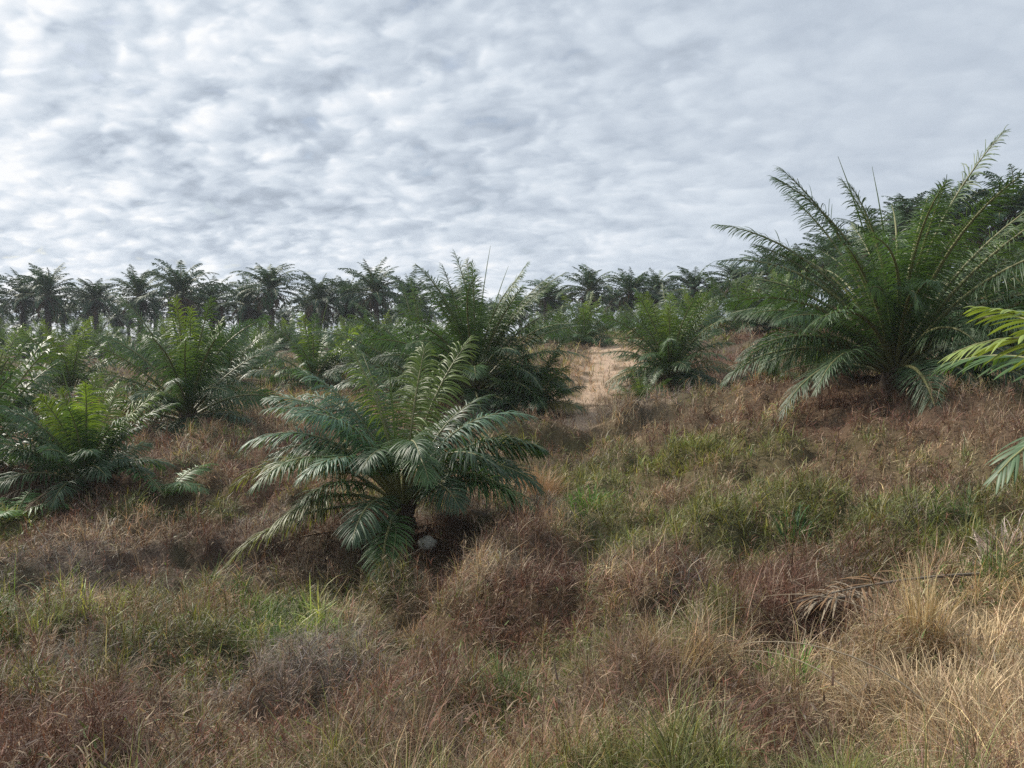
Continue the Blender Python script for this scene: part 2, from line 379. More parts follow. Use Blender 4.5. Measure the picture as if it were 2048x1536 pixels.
# ------------------------------------------------------------------ grass
def ribbons(mb, root, az, el, length, width, curl, col, seg=3, side=None):
    """N tapering blades; el = start elevation, curl = how much the elevation falls to the tip"""
    n = len(root); p = root.copy(); lv = []
    wa = az + math.pi/2 + (rng.random(n)-.5)*2.2 if side is None else side
    Wd = np.stack([np.cos(wa), np.sin(wa), (rng.random(n)-.5)*0.5], 1)
    azk = az.copy(); daz = (rng.random(n)-.5)*1.2
    for k in range(seg+1):
        t = k/seg; wk = width*(1-t)**0.7*(1.0 if k else 0.8)
        if k < seg: lv += [p - Wd*wk[:, None]/2, p + Wd*wk[:, None]/2]
        else: lv += [p]
        e = el - curl*t**1.3; azk = azk + daz/seg
        D = np.stack([np.cos(e)*np.cos(azk), np.cos(e)*np.sin(azk), np.sin(e)], 1)
        p = p + D*(length/seg)[:, None]
    V = np.stack(lv, 1); nv = 2*seg+1                  # n, nv, 3
    o = (np.arange(n)*nv)[:, None]
    Q = np.concatenate([o + np.array([[2*k, 2*k+1, 2*k+3, 2*k+2]]) for k in range(seg-1)], 0)
    T = o + np.array([[2*seg-2, 2*seg-1, 2*seg]])
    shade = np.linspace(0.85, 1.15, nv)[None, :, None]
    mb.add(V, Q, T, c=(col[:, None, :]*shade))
def scatter(n, r0, r1, pw, half=50):
    uu = rng.random(n); q = 1-pw
    r = (r0**q + uu*(r1**q-r0**q))**(1/q); a = R(90) + (rng.random(n)*2-1)*R(half)
    return r*np.cos(a), r*np.sin(a), r

GRASS_N = 1150000
x, y, r = scatter(GRASS_N, 2.6, 75, 0.97)
# gather most blades in tussocks
cell = 0.16 + 0.012*r
tx = np.floor(x/cell); ty = np.floor(y/cell); hh = _tab[(tx.astype(int)*7) & 255, (ty.astype(int)*13) & 255]; h2 = _tab[(tx.astype(int)*3+11) & 255, (ty.astype(int)*5+7) & 255]
cx = (tx+0.2+0.6*hh)*cell; cy = (ty+0.2+0.6*h2)*cell
tus = rng.random(GRASS_N) < 0.6
pull = np.where(tus, 0.65, 0.0); x = x*(1-pull)+cx*pull; y = y*(1-pull)+cy*pull
ha, hb_, hc, hd = hummock(x, y); hn = 0.55*ha+0.45*hb_+0.25*(fbm(x/0.5, y/0.5, 91, 2)-.4)
hn = hn.clip(0, 1)
td = track_d(x, y)
keep = (rng.random(GRASS_N) < np.clip((td-0.2)/1.8, 0.25, 1)) & (rng.random(GRASS_N) < np.clip(0.25+1.3*hn, 0.25, 1)*(1-0.75*pit(x, y)))
x, y, r, cx, cy, tus, hn, hh, hc, hd = [q[keep] for q in (x, y, r, cx, cy, tus, hn, hh, hc, hd)]
n = len(x)
wts = veg_color(x, y); idx, names = pick(wts, np.clip(0.38*rng.random(n)+0.62*((hc*0.62+hd*0.38)*1.3-.15).clip(0, 1), 0, 1))
col = np.stack([PAL[k] for k in names])[idx]
col = col*(0.35+1.25*rng.random((n, 1))**1.2)*(1+0.12*rng.standard_normal((n, 3)).clip(-1, 1))
col = col*(0.62+0.5*hc+0.28*hd)[:, None]; pale = rng.random((n, 1)) < 0.07; col = np.where(pale, col*0.4+np.array([[0.42, 0.35, 0.26]]), col)
isg = np.isin(idx, [names.index(k) for k in ('olive', 'green', 'ygreen')])
iss = np.isin(idx, [names.index(k) for k in ('straw', 'tan')])
z = gz(x, y)
length = (0.10+0.30*rng.random(n)**1.8)*(0.35+1.25*hn)*np.where(iss, 1.25, 1.0)*np.where(r > 25, 1.25, 1)
width = np.maximum(0.0040, 0.00085*r)*(0.5+0.8*rng.random(n))*np.where(isg, 1.4, 1)
az = np.where(tus, np.arctan2(y-cy, x-cx)+rng.standard_normal(n)*0.9, rng.random(n)*2*math.pi)
el = np.where(rng.random(n) < 0.62, R(-25)+rng.random(n)*R(85), R(35)+rng.random(n)*R(55))
lift = np.where(rng.random(n) < 0.6, rng.random(n)*0.26*(0.2+1.4*hn**1.5), 0)
curl = rng.random(n)*R(130)-R(20)
root = np.stack([x, y, z-0.02+lift], 1)
def grass_obj(mask, name, mat, label, cat):
    m_ = MB(); near = mask & (r < 12)
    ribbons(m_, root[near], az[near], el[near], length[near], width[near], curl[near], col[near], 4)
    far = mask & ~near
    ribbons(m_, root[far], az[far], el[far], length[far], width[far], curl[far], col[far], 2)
    o = link(name, m_.mesh(name, mat)); tag(o, label, cat, kind='stuff')
grass_obj(~isg & ~iss, 'dead_undergrowth', M_DRY, 'tangled reddish brown dead undergrowth covering the whole slope', 'undergrowth')
grass_obj(iss, 'straw_grass', M_DRY, 'dry straw coloured grass scattered over the slope', 'dry grass')
grass_obj(isg, 'green_grass', M_GREEN, 'short green and olive grass growing through the dead undergrowth', 'grass')

# small leaves of creeping weeds: short broad blades in drifts
n = 60000; x, y, r2_ = scatter(n, 2.2, 30, 1.1)
f = fbm(x/0.7, y/0.7, 131, 3); w_ = veg_color(x, y); gsum = (w_['green']+w_['ygreen']+w_['olive']*.5)/sum(w_.values())
k = rng.random(n) < np.clip(3*gsum-0.25, 0.02, 1)*np.clip((f-0.35)*5, 0, 1); x, y, r2_ = x[k], y[k], r2_[k]; n = len(x)
root2 = np.stack([x, y, gz(x, y)+rng.random(n)*0.22], 1)
m_ = MB(); c_ = PAL['green'][None]*(0.6+0.9*rng.random((n, 1)))*np.array([1, 1, 1])+PAL['ygreen'][None]*0.25*rng.random((n, 1))
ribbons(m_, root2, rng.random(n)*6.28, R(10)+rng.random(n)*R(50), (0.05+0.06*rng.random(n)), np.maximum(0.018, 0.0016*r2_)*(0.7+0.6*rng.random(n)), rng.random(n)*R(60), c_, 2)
o = link('creeping_weeds', m_.mesh('creeping_weeds', M_GREEN)); tag(o, 'low green creeping weeds with small leaves among the dry stems', 'weeds', kind='stuff')

# dead broad leaves and leaf scraps caught in the stems
n = 170000; x, y, r3 = scatter(n, 2.6, 40, 1.15); ha, hb_, hc, hd = hummock(x, y); f = fbm(x/0.35, y/0.35, 171, 2)
k = (f > 0.45) & (rng.random(n) < np.clip((track_d(x, y)-0.3)/1.5, .1, 1)); x, y, r3, ha, hb_ = [q[k] for q in (x, y, r3, ha, hb_)]; n = len(x)
root3 = np.stack([x, y, gz(x, y)+0.02+rng.random(n)*(0.06+0.26*(0.55*ha+0.45*hb_))], 1)
cA = np.array([[0.30, 0.21, 0.14], [0.20, 0.12, 0.08], [0.24, 0.20, 0.165], [0.40, 0.31, 0.21], [0.11, 0.06, 0.045]])[rng.integers(0, 5, n)]*(0.6+0.8*rng.random((n, 1)))
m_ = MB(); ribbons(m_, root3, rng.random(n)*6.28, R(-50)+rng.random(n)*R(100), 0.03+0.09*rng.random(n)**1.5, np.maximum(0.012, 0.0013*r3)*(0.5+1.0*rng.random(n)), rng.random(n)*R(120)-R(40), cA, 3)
o = link('leaf_litter', m_.mesh('leaf_litter', M_DRY)); tag(o, 'crumpled dead leaves and scraps caught among the dry stems', 'leaf litter', kind='stuff')
# standing weed stems with short side twigs and seed heads
n = 9000; x, y, r4 = scatter(n, 3.5, 40, 0.9); f = fbm(x/1.6, y/1.6, 191, 2); k = (f > 0.5) & (track_d(x, y) > 1.2); x, y, r4 = x[k], y[k], r4[k]; n = len(x)
root4 = np.stack([x, y, gz(x, y)], 1); ln4 = 0.30+0.40*rng.random(n); az4 = rng.random(n)*6.28; el4 = R(68)+rng.random(n)*R(22)
c4 = np.array([[0.16, 0.10, 0.07], [0.30, 0.23, 0.15], [0.10, 0.07, 0.055], [0.20, 0.10, 0.07]])[rng.integers(0, 4, n)]
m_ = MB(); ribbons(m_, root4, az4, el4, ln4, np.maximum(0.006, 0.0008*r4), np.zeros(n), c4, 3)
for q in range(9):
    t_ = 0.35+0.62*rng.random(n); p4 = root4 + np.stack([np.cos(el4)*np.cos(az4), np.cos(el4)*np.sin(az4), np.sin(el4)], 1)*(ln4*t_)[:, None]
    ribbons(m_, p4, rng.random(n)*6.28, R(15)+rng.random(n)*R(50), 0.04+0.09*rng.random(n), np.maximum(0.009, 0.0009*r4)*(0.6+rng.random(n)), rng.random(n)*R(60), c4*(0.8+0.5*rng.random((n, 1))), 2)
o = link('weed_stems', m_.mesh('weed_stems', M_DRY)); tag(o, 'dark upright dead weed stems with seed heads standing over the grass', 'weed stems', kind='stuff')

# ------------------------------------------------------------------ palm fronds
G_DEEP = np.array((0.040, 0.082, 0.036)); G_MID = np.array((0.064, 0.125, 0.044)); G_NEW = np.array((0.18, 0.27, 0.050))
G_BLUE = np.array((0.058, 0.112, 0.076)); G_STALK = np.array((0.17, 0.17, 0.07)); BROWN = np.array((0.14, 0.09, 0.055)); GREYD = np.array((0.30, 0.26, 0.21))
def frond_mb(mb, az, e0, Ln, droop, base=(0, 0, 0), pf=0.22, ll=0.62, lw=0.035, npairs=52, nt_=5, twist=0.0, col=G_MID, pw=1.35,
             grav=0.55, fold=True, stalk=True, stalk_col=G_STALK, sr=0.032, rnd=rng, plum=0.32, azd=0.0, fresh=0.0, drop=0.04):
    S = 15; s = np.linspace(0, 1, S); e = e0 - droop*s**pw; a = az + azd*s**2
    D = np.stack([np.cos(e)*np.cos(a), np.cos(e)*np.sin(a), np.sin(e)], 1)
    pts = np.array(base, float) + np.concatenate([np.zeros((1, 3)), np.cumsum((D[1:]+D[:-1])/2*(Ln/(S-1)), 0)])
    if stalk:
        tube(mb, pts, sr*(1-s)**0.8+0.005, 5, stalk_col*(0.9+0.2*rnd.random()), 1)
    n = npairs; u = pf + (1-pf)*(np.arange(n)+0.5)/n
    u = np.repeat(u, 2) + (rnd.random(2*n)-.5)*0.5/n; sg = np.tile([1., -1.], n)
    kp = rnd.random(2*n) > drop; u = u[kp]; sg = sg[kp]; m = len(u)
    def itp(Aa): return np.stack([np.interp(u, s, Aa[:, k]) for k in range(3)], 1)
    p0 = itp(pts); T = itp(D); T /= np.linalg.norm(T, axis=1)[:, None]
    aa = az + azd*u**2; B = np.stack([-np.sin(aa), np.cos(aa), np.zeros(m)], 1); Nn = np.cross(T, B)*1.0
    tw = twist*u; cb = np.cos(tw)[:, None]; sb = np.sin(tw)[:, None]
    B2 = B*cb + Nn*sb; N2 = Nn*cb - B*sb
    q = (u-pf)/(1-pf)
    ang_ = R(72)*(1-q)**0.8 + R(20) + (rnd.random(m)-.5)*0.22
    env = np.interp(q, [0, .1, .35, .7, .92, 1], [.35, .7, 1, .85, .5, .3])
    ln = ll*env*np.where(rnd.random(m) < .08, .55, 1.0)*(0.82+0.32*rnd.random(m))
    lf = (rnd.random(m)-.35)*plum*2
    Dl = T*np.cos(ang_)[:, None] + (B2*sg[:, None]*np.cos(lf)[:, None] + N2*np.sin(lf)[:, None])*np.sin(ang_)[:, None]
    Dl /= np.linalg.norm(Dl, axis=1)[:, None]
    t = np.linspace(0, 1, nt_+1); g_ = grav*(0.7+0.6*rnd.random(m))
    d = Dl[:, None, :] - np.array([0, 0, 1.])[None, None]*(g_[:, None]*t[None]**1.1*1.6)[:, :, None]
    d /= np.linalg.norm(d, axis=2)[:, :, None]
    c = p0[:, None] + np.concatenate([np.zeros((m, 1, 3)), np.cumsum((d[:, 1:]+d[:, :-1])/2*(ln/nt_)[:, None, None], 1)], 1)
    Wv = np.cross(d, N2[:, None]*1.0 + 0.25*(rnd.random((m, 1, 3))-.5)); Wv /= np.linalg.norm(Wv, axis=2)[:, :, None]+1e-9
    Up = np.cross(Wv, d)
    prof = np.interp(t, [0, .15, .5, .85, 1], [.45, .9, 1, .6, .08]); wd = lw*(0.8+0.4*rnd.random(m))[:, None]*prof[None]*(0.55+0.45*env)[:, None]
    if fold:
        V = np.stack([c-Wv*wd[:, :, None]/2 - Up*wd[:, :, None]*0.22, c, c+Wv*wd[:, :, None]/2 - Up*wd[:, :, None]*0.22], 2); K = 3
    else:
        V = np.stack([c-Wv*wd[:, :, None]/2, c+Wv*wd[:, :, None]/2], 2); K = 2
    o = (np.arange(m)*(nt_+1)*K)[:, None, None] + (np.arange(nt_)*K)[None, :, None] + np.arange(K-1)[None, None]
    Q = np.stack([o, o+1, o+K+1, o+K], -1).reshape(-1, 4)
    cc = col[None]*(0.75+0.5*rnd.random((m, 1)))
    tipc = cc*np.array([1.25, 1.15, .9])
    cl = cc[:, None]*(1-t[None, :, None]*0.6) + tipc[:, None]*(t[None, :, None]*0.6)
    if fresh: cl = cl*(1-fresh*q[:, None, None]*0.0)
    mb.add(V, Q, c=np.repeat(cl[:, :, None], K, 2), m=0)

def trunk_mesh(h, rad, seed, scale_n=9, col=(0.10, 0.075, 0.055)):
    rd = np.random.default_rng(seed); mb = MB(); sides = 16; nz = max(4, int(h/0.14))
    zz = np.linspace(-0.25, h, nz); a = np.linspace(0, 2*math.pi, sides, endpoint=False)
    rr = rad*(1.15-0.25*np.clip(zz/h, 0, 1))[:, None]*(0.9+0.2*rd.random((nz, sides)))
    V = np.stack([rr*np.cos(a), rr*np.sin(a), np.repeat(zz[:, None], sides, 1)], -1)
    i = np.arange(nz-1)[:, None]*sides; j = np.arange(sides)[None]; k = (j+1) % sides
    cc = np.array(col)*(0.7+0.6*rd.random((nz, sides, 1)))
    mb.add(V, np.stack([i+j, i+k, i+sides+k, i+sides+j], -1), c=cc)
    # cut petiole stubs spiralling round the stem
    ns = int(h/0.16*scale_n*0.5)+6
    for q in range(ns):
        aq = q*2.4; zq = h*(q+0.5)/ns; r0 = rad*0.9; ln = 0.10+0.12*rd.random()
        p0 = np.array([math.cos(aq)*r0, math.sin(aq)*r0, zq]); d = np.array([math.cos(aq)*.6, math.sin(aq)*.6, .8])
        tube(mb, [p0, p0+d*ln*.6, p0+d*ln], [0.07, 0.055, 0.02], 5, np.array(col)*(0.8+1.0*rd.random()))
    return mb.mesh('trunk', M_TRUNK)

def young_set(seed, nf=26, Ln=3.2, th=0.35, emax=86, emin=22, droop=(20, 95), ll=0.6, lw=0.035, npairs=50, nt_=5, hue=0.5, spears=1, newn=3, plum=0.50, fold=True, deads=3, grav=0.7):
    """meshes of one young palm: trunk, fronds, spear leaves, all in the palm's own space"""
    rd = np.random.default_rng(seed); out = [('trunk', trunk_mesh(th, 0.17*Ln/3.2+0.03, seed))]
    for i in range(nf):
        q = (i/(nf-1)); az = i*2.39996 + rd.random()*0.5
        e0 = R(emax + (emin-emax)*q**0.85 + rd.normal()*8); dr = R(droop[0] + (droop[1]-droop[0])*q**0.8*(0.8+0.5*rd.random()))
        l = Ln*(0.80+0.25*math.sin(math.pi*min(1, q+0.25)))*(0.8+0.35*rd.random())
        if i < newn: c = G_NEW*(0.55+0.4*rd.random())
        else:
            m_ = rd.random(); c = G_DEEP*(1-m_)+G_MID*m_; hb = rd.random()*0.6*hue; c = c*(1-hb)+G_BLUE*hb
            if q < .3: c = c*0.8+G_NEW*0.10
            if q > .6 and rd.random() < .08 and hue > .26: c = np.array((0.17, 0.15, 0.055))
        mb = MB(); rb = 0.06
        frond_mb(mb, az, e0, l, dr, (math.cos(az)*rb, math.sin(az)*rb, th*(0.95-0.6*q)), ll=ll, lw=lw, npairs=npairs, nt_=nt_, twist=rd.normal()*0.7, col=c, rnd=rd, sr=0.012*Ln, plum=plum, azd=rd.normal()*0.2, fold=fold, grav=grav)
        out.append(('frond', mb.mesh('frond', [M_LEAF, M_STALK])))
    for i in range(spears):
        az = rd.random()*6.28; mb = MB(); l = Ln*(0.9+0.2*rd.random()); s = np.linspace(0, 1, 8); e = R(86-8*i)-R(6)*s
        pts = np.stack([np.cos(e)*math.cos(az), np.cos(e)*math.sin(az), np.sin(e)], 1)*(s*l)[:, None] + np.array([0, 0, th])
        tube(mb, pts, 0.030*(1-s)**0.6+0.006, 6, G_NEW*0.7); out.append(('spear_leaf', mb.mesh('spear_leaf', [M_LEAF])))
    for i in range(deads):
        az = rd.random()*6.28; mb = MB()
        frond_mb(mb, az, R(12), Ln*0.8, R(40), (0, 0, th*.5), ll=ll*.8, lw=lw*.6, npairs=npairs//2, nt_=3, col=(GREYD*0.5 if i % 2 else BROWN*1.1), stalk_col=BROWN, rnd=rd, grav=.9, sr=0.01*Ln, fold=False)
        out.append(('dead_frond', mb.mesh('dead_frond', [M_DEAD, M_DEAD])))
    return out
def place_palm(name, meshes, loc, rz, s, label, cat, group=None, tilt=0.0):
    e = empty(name, loc, rz); e.scale = (s, s, s)
    for nm, me in meshes: link(nm, me, e)
    tag(e, label, cat, group); return e

YG = 'young oil palms planted across the slope'
# --- the front palm, frond by frond: az (deg, 0 right, 90 away, 270 to the viewer), e0, length, droop, colour, twist
def front_palm():
    rd = np.random.default_rng(11); me = [('trunk', trunk_mesh(0.75, 0.20, 5))]
    F = [(38, 80, 3.5, 42, 'n', .5), (165, 84, 3.5, 36, 'n', .3), (62, 84, 3.0, 22, 'n', .2), (168, 68, 3.5, 78, 'b', -.3), (178, 60, 3.5, 100, 'b', -.2),
         (196, 48, 3.2, 92, 'y', .5), (214, 50, 2.3, 115, 'm', .3), (203, 12, 3.1, 60, 'y', .4), (268, 10, 2.5, 68, 'm', .2), (258, 30, 2.6, 70, 'd', .2), (215, 30, 2.6, 80, 'y', .3), (338, 40, 2.7, 88, 'm', .0),
         (12, 36, 2.5, 60, 'd', .3), (2, 60, 3.1, 92, 'd', -.2), (22, 70, 3.2, 92, 'b', .1), (288, 74, 2.7, 128, 'm', .1), (262, 78, 2.5, 120, 'd', .2),
         (160, 74, 3.4, 62, 'b', .4), (184, 66, 3.0, 118, 'd', -.4), (45, 62, 3.2, 84, 'd', .5), (72, 58, 3.1, 80, 'm', -.5), (95, 52, 3.0, 80, 'd', .2),
         (120, 60, 3.2, 78, 'm', .3), (142, 66, 3.4, 72, 'b', -.3), (152, 48, 3.1, 84, 'd', .1), (320, 66, 2.8, 110, 'd', -.3), (350, 52, 2.9, 108, 'd', .3),
         (236, 66, 2.7, 112, 'b', .3), (190, 74, 3.2, 88, 'b', .2), (30, 50, 2.8, 100, 'd', .2), (225, 76, 3.0, 84, 'b', -.2), (305, 50, 2.2, 96, 'd', .4), (130, 78, 3.3, 48, 'm', .2)]
    cm = dict(n=G_NEW*0.62, b=G_BLUE*1.5, m=G_MID*1.05, d=G_DEEP, y=np.array((0.15, 0.17, 0.075)))
    F += [(rd.random()*360, 50+rd.random()*34, 2.5+rd.random()*.8, 60+rd.random()*55, 'dmbd'[q % 4], rd.normal()*.5) for q in range(6)]
    for (a, e0, l, dr, k, tw) in F:
        mb = MB(); a = R(a)
        frond_mb(mb, a, R(e0), l*1.06, R(dr*.94), (math.cos(a)*.07, math.sin(a)*.07, 0.64), pf=.31, ll=0.62, lw=0.029, npairs=78, nt_=6, twist=tw, col=cm[k], rnd=rd, sr=0.034, grav=0.75, azd=rd.normal()*.15, plum=.5, drop=.08)
        me.append(('frond', mb.mesh('frond', [M_LEAF, M_STALK])))
    mb = MB(); s = np.linspace(0, 1, 8); pts = np.stack([-0.25*s, 0.1*s, 0.4+3.0*s], 1); tube(mb, pts, 0.028*(1-s)**.6+.006, 6, G_NEW*.8)
    me.append(('spear_leaf', mb.mesh('spear_leaf', [M_LEAF])))
    for a, l in ((200, 2.6), (150, 2.2), (20, 2.0)):
        mb = MB(); frond_mb(mb, R(a), R(8), l, R(24), (0, 0, .2), ll=.45, lw=.018, npairs=24, nt_=3, col=GREYD*.6, stalk_col=BROWN, rnd=rd, grav=.9, fold=False)
        me.append(('dead_frond', mb.mesh('dead_frond', [M_DEAD, M_DEAD])))
    return me
place_palm('young_oil_palm', front_palm(), on_ground(802, 14.5, 0.05), 0, 1.0,
           'nearest whole young palm, centre left, arching fronds with a pale stone at its foot', 'palm', YG)

# --- other near palms: px, depth, meshes, rotation, scale, label
near = [
 (160, 18.0, young_set(101, 34, 2.45, 0.3, 88, 32, (15, 75), .50, .028, 64, 5, .9, 2, 7), 0.6, 1.0, 'small palm near the left edge with an upright yellow green centre leaf'),
 (372, 28.0, young_set(102, 46, 4.3, 0.7, 88, 18, (12, 85), .70, .036, 64, 4, .8, 1, 3), 2.2, 1.0, 'round palm behind the small left palm, bright upright young leaf at its middle'),
 (950, 30.0, young_set(103, 60, 5.4, 0.9, 84, 24, (22, 92), .80, .036, 92, 4, .2, 2, 0, deads=2), 0.4, 0.93, 'tall dark bushy palm in the middle whose upright fronds reach above the far trees'),
 (845, 34.0, young_set(104, 42, 4.8, 0.7, 84, 15, (15, 90), .75, .045, 64, 4, .3, 1, 0), 1.4, 1.0, 'dark palm standing just left of the tall bushy middle palm'),
 (1060, 29.0, young_set(105, 30, 2.7, 0.4, 80, 12, (15, 85), .6, .038, 60, 4, .3, 0, 0), 3.1, 1.0, 'low dark palm at the right foot of the tall middle palm, beside the track'),
 (1340, 35.0, young_set(106, 54, 4.3, 0.6, 86, 28, (12, 100), .70, .04, 64, 4, .5, 1, 6), 0.9, 0.92, 'bright green palm standing alone just right of the sandy track'),
 (1792, 22.0, young_set(107, 76, 6.6, 0.5, 84, 26, (26, 92), .85, .033, 104, 5, .25, 2, 0, deads=2), 1.9, 0.93, 'biggest palm, on the right, dark green with fronds fanning from the ground'),
]
for (px, d, ms, rz, s, lab) in near:
    place_palm('young_oil_palm', ms, on_ground(px, d, -0.08), rz, s, lab, 'palm', YG)

# --- the mid-distance palms share five sets of frond meshes
sets = [young_set(200+k, 38, 3.6, 0.5, 86, 26, (15, 95), .65, .050, 42, 3, .7, 1, (4, 2, 5, 3, 1)[k], fold=False) for k in range(5)]
midp = [
 (-28, 31, 1.05, 'silvery palm cut by the left photo edge, behind the small left palm'),
 (-60, 19, 0.95, 'teal fronded palm mostly outside the left photo edge'),
 (140, 42, 1.15, 'palm behind the left ones, between the edge palm and the round palm'),
 (290, 60, 1.1, 'palm half hidden behind the top of the round palm'),
 (455, 46, 1.05, 'palm just right of the round palm with drooping grey green fronds'),
 (520, 56, 1.0, 'small crown in the second row between the round palm and the next clear palm'),
 (628, 42, 1.12, 'clear standing palm left of the front palm, in the second row'),
 (690, 55, 1.1, 'palm in the second row partly behind the clear standing one'),
 (745, 46, 1.0, 'palm seen over the top left of the front palm'),
 (780, 38, 0.95, 'palm wedged between the front palm and the tall middle palm'),
 (1168, 60, 1.25, 'palm at the top of the track on its left side'),
 (1105, 66, 1.2, 'palm behind the right side of the tall middle palm'),
 (1290, 62, 1.1, 'palm behind the bright green palm, up the slope'),
 (1385, 58, 1.1, 'palm over the right shoulder of the bright green palm'),
 (1480, 55, 1.3, 'yellow green palm on the rise between the bright palm and the biggest palm'),
 (1560, 52, 1.2, 'palm on the rise touching the left fronds of the biggest palm'),
 (1284, 31, 0.36, 'tiny palm by the edge of the sandy track'),
 (1650, 25, 0.42, 'low palm in the dry grass left of the biggest palm'),
 (1545, 33, 0.42, 'low dark palm on the red brown bank between two larger palms'),
 (1990, 34, 1.25, 'palm behind the right side of the biggest palm'),
 (2110, 30, 1.2, 'palm at the right photo edge behind the biggest palm'),
]
for i, (px, d, s, lab) in enumerate(midp):
    place_palm('young_oil_palm', sets[i % 5], on_ground(px, d, -0.08), i*1.7, s*float(np.interp(d, [38, 44, 60], [1, .98, .74]))*(1.15 if px > 1150 else 1), lab, 'palm', YG)
# row behind: small crowns at the foot of the tall trees
for i, px in enumerate([-70, 5, 50, 105, 180, 215, 250, 335, 400, 435, 510, 560, 605, 690, 720, 770, 830, 880, 1070, 1130, 1215, 1250, 1330, 1430, 1520]):
    d = 70 + (i*7 % 13)
    place_palm('young_oil_palm', sets[(i*2+1) % 5], on_ground(px, d, -0.1), i*2.3, 0.60+0.1*(i % 3), 'small palm crown in the crowded rear rows just in front of the tall dark trees', 'palm', 'rear rows of young palms')

for i in range(26):
    px = -160+i*49+(i*17 % 21)
    if 860 < px < 1060: continue
    place_palm('young_oil_palm', sets[(i*3) % 5], on_ground(px, 96+(i*5 % 14), -0.1), i*1.9, 0.70+0.1*(i % 4), 'dark green low palm growing between the trunks of the distant belt', 'palm', 'low palms under the distant belt')
# ------------------------------------------------------------------ mature palms
def mature_set(seed, H):
    rd = np.random.default_rng(seed); tr = trunk_mesh(H, 0.24, seed, 5, (0.085, 0.07, 0.06)); cr = MB(); dd = MB()
    nf = 36
    for i in range(nf):
        q = i/(nf-1); az = i*2.39996+rd.random()*.6
        c = G_DEEP*0.8*(1-q*.3)+G_BLUE*0.25
        frond_mb(cr, az, R(84-88*q**1.1+rd.normal()*7), 4.1*(0.8+.4*rd.random()), R(34+50*rd.random()+40*q), (0, 0, H-0.1-0.4*q), pf=.14, ll=.72, lw=.12, npairs=30, nt_=2, pw=2.1,
                 twist=rd.normal()*.8, col=c, rnd=rd, sr=.06, grav=.75, fold=False, plum=.4, azd=rd.normal()*.3)
    for i in range(22):
        az = rd.random()*6.28
        frond_mb(dd, az, R(-5-50*rd.random()), 3.0*(0.7+.5*rd.random()), R(70), (0, 0, H-0.5), pf=.1, ll=.6, lw=.11, npairs=16, nt_=2, col=(BROWN*.55 if i % 2 else G_DEEP), stalk_col=BROWN, rnd=rd, sr=.06, grav=.9, fold=False)
    return [('trunk', tr), ('crown', cr.mesh('crown', [M_FAR, M_STALK])), ('dead_fronds', dd.mesh('dead_fronds', [M_DEAD, M_DEAD]))]
msets = [mature_set(300+k, 6.2+0.5*k) for k in range(5)]
def ordw(n): return ['first','second','third','fourth','fifth','sixth','seventh','eighth','ninth','tenth','eleventh','twelfth','thirteenth','fourteenth','fifteenth','sixteenth','seventeenth','eighteenth','nineteenth','twentieth'][n]
def top_palm(px, top, d, k, label, group):
    """set a mature palm on the ground at px, depth d, scaled so that its crown tops out at row top"""
    p = on_ground(px, d, -0.1); zt = at(px, top, d)[2]; H = 6.2+0.5*k+2.9
    s = float(np.clip((zt-p[2])/H, 0.55, 1.5))
    e = place_palm('mature_oil_palm', msets[k], p, px*0.37, 1.0, label, 'palm tree', group)
    e.scale = (0.70+0.5*s, 0.70+0.5*s, s); e.rotation_euler = (R((px*7 % 9)-4)*.8, R((px*13 % 9)-4)*.8, px*0.37)
belt = [(-35,570,88),(45,552,92),(98,540,90),(195,560,94),(283,545,90),(370,530,88),(425,562,94),(490,562,90),(545,530,86),(635,556,90),(702,556,94),(758,535,88),(822,555,92),
        (1090,560,90),(1175,540,86),(1255,545,90),(1310,550,94),(1385,540,88),(1465,528,84)]
for i, (px, top, d) in enumerate(belt):
    top_palm(px, top, d, (i*3) % 5, ordw(i)+' tall palm from the left in the front line of the distant dark belt', 'tall palms in the distant belt')
for i in range(44):
    px = -260+i*43+(i*31 % 23); d = 104 + (i*17 % 30)
    if px > 1540: break
    top_palm(px, 572+(i*29 % 71), d, (i*2) % 5, 'tall dark palm half hidden in the rear lines of the distant belt', 'rear lines of the distant belt')
hill = [(1538,500,74,'tall palm highest on the skyline just left of the biggest palm'),(1600,505,70,'tall palm on the skyline behind the left fronds of the biggest palm'),
        (1665,470,68,'tall palm behind the upper left of the biggest palm'),(1730,440,64,'tall palm behind the middle of the biggest palm, left of its spear leaves'),
        (1810,395,62,'tall palm peeping between the top fronds of the biggest palm'),(1885,375,60,'tall palm on the hill seen over the right top of the biggest palm'),
        (2012,352,58,'tall bushy palm on the hill at the right edge of the sky'),(1950,410,66,'tall palm on the hill between the biggest palm and the right edge palm'),(2075,380,56,'tall palm on the hill cut by the right photo edge'),(2150,360,60,'tall palm on the hill just outside the right photo edge')]
for i, (px, top, d, lab) in enumerate(hill): top_palm(px, top, d, i % 5, lab, 'tall palms on the right hill')
for i in range(14):
    px = 1500+i*52; top_palm(px, 548-i*9, 84+(i*7 % 9), (i*3+1) % 5, 'tall dark palm standing behind the others on the right hill', 'rear palms on the right hill')

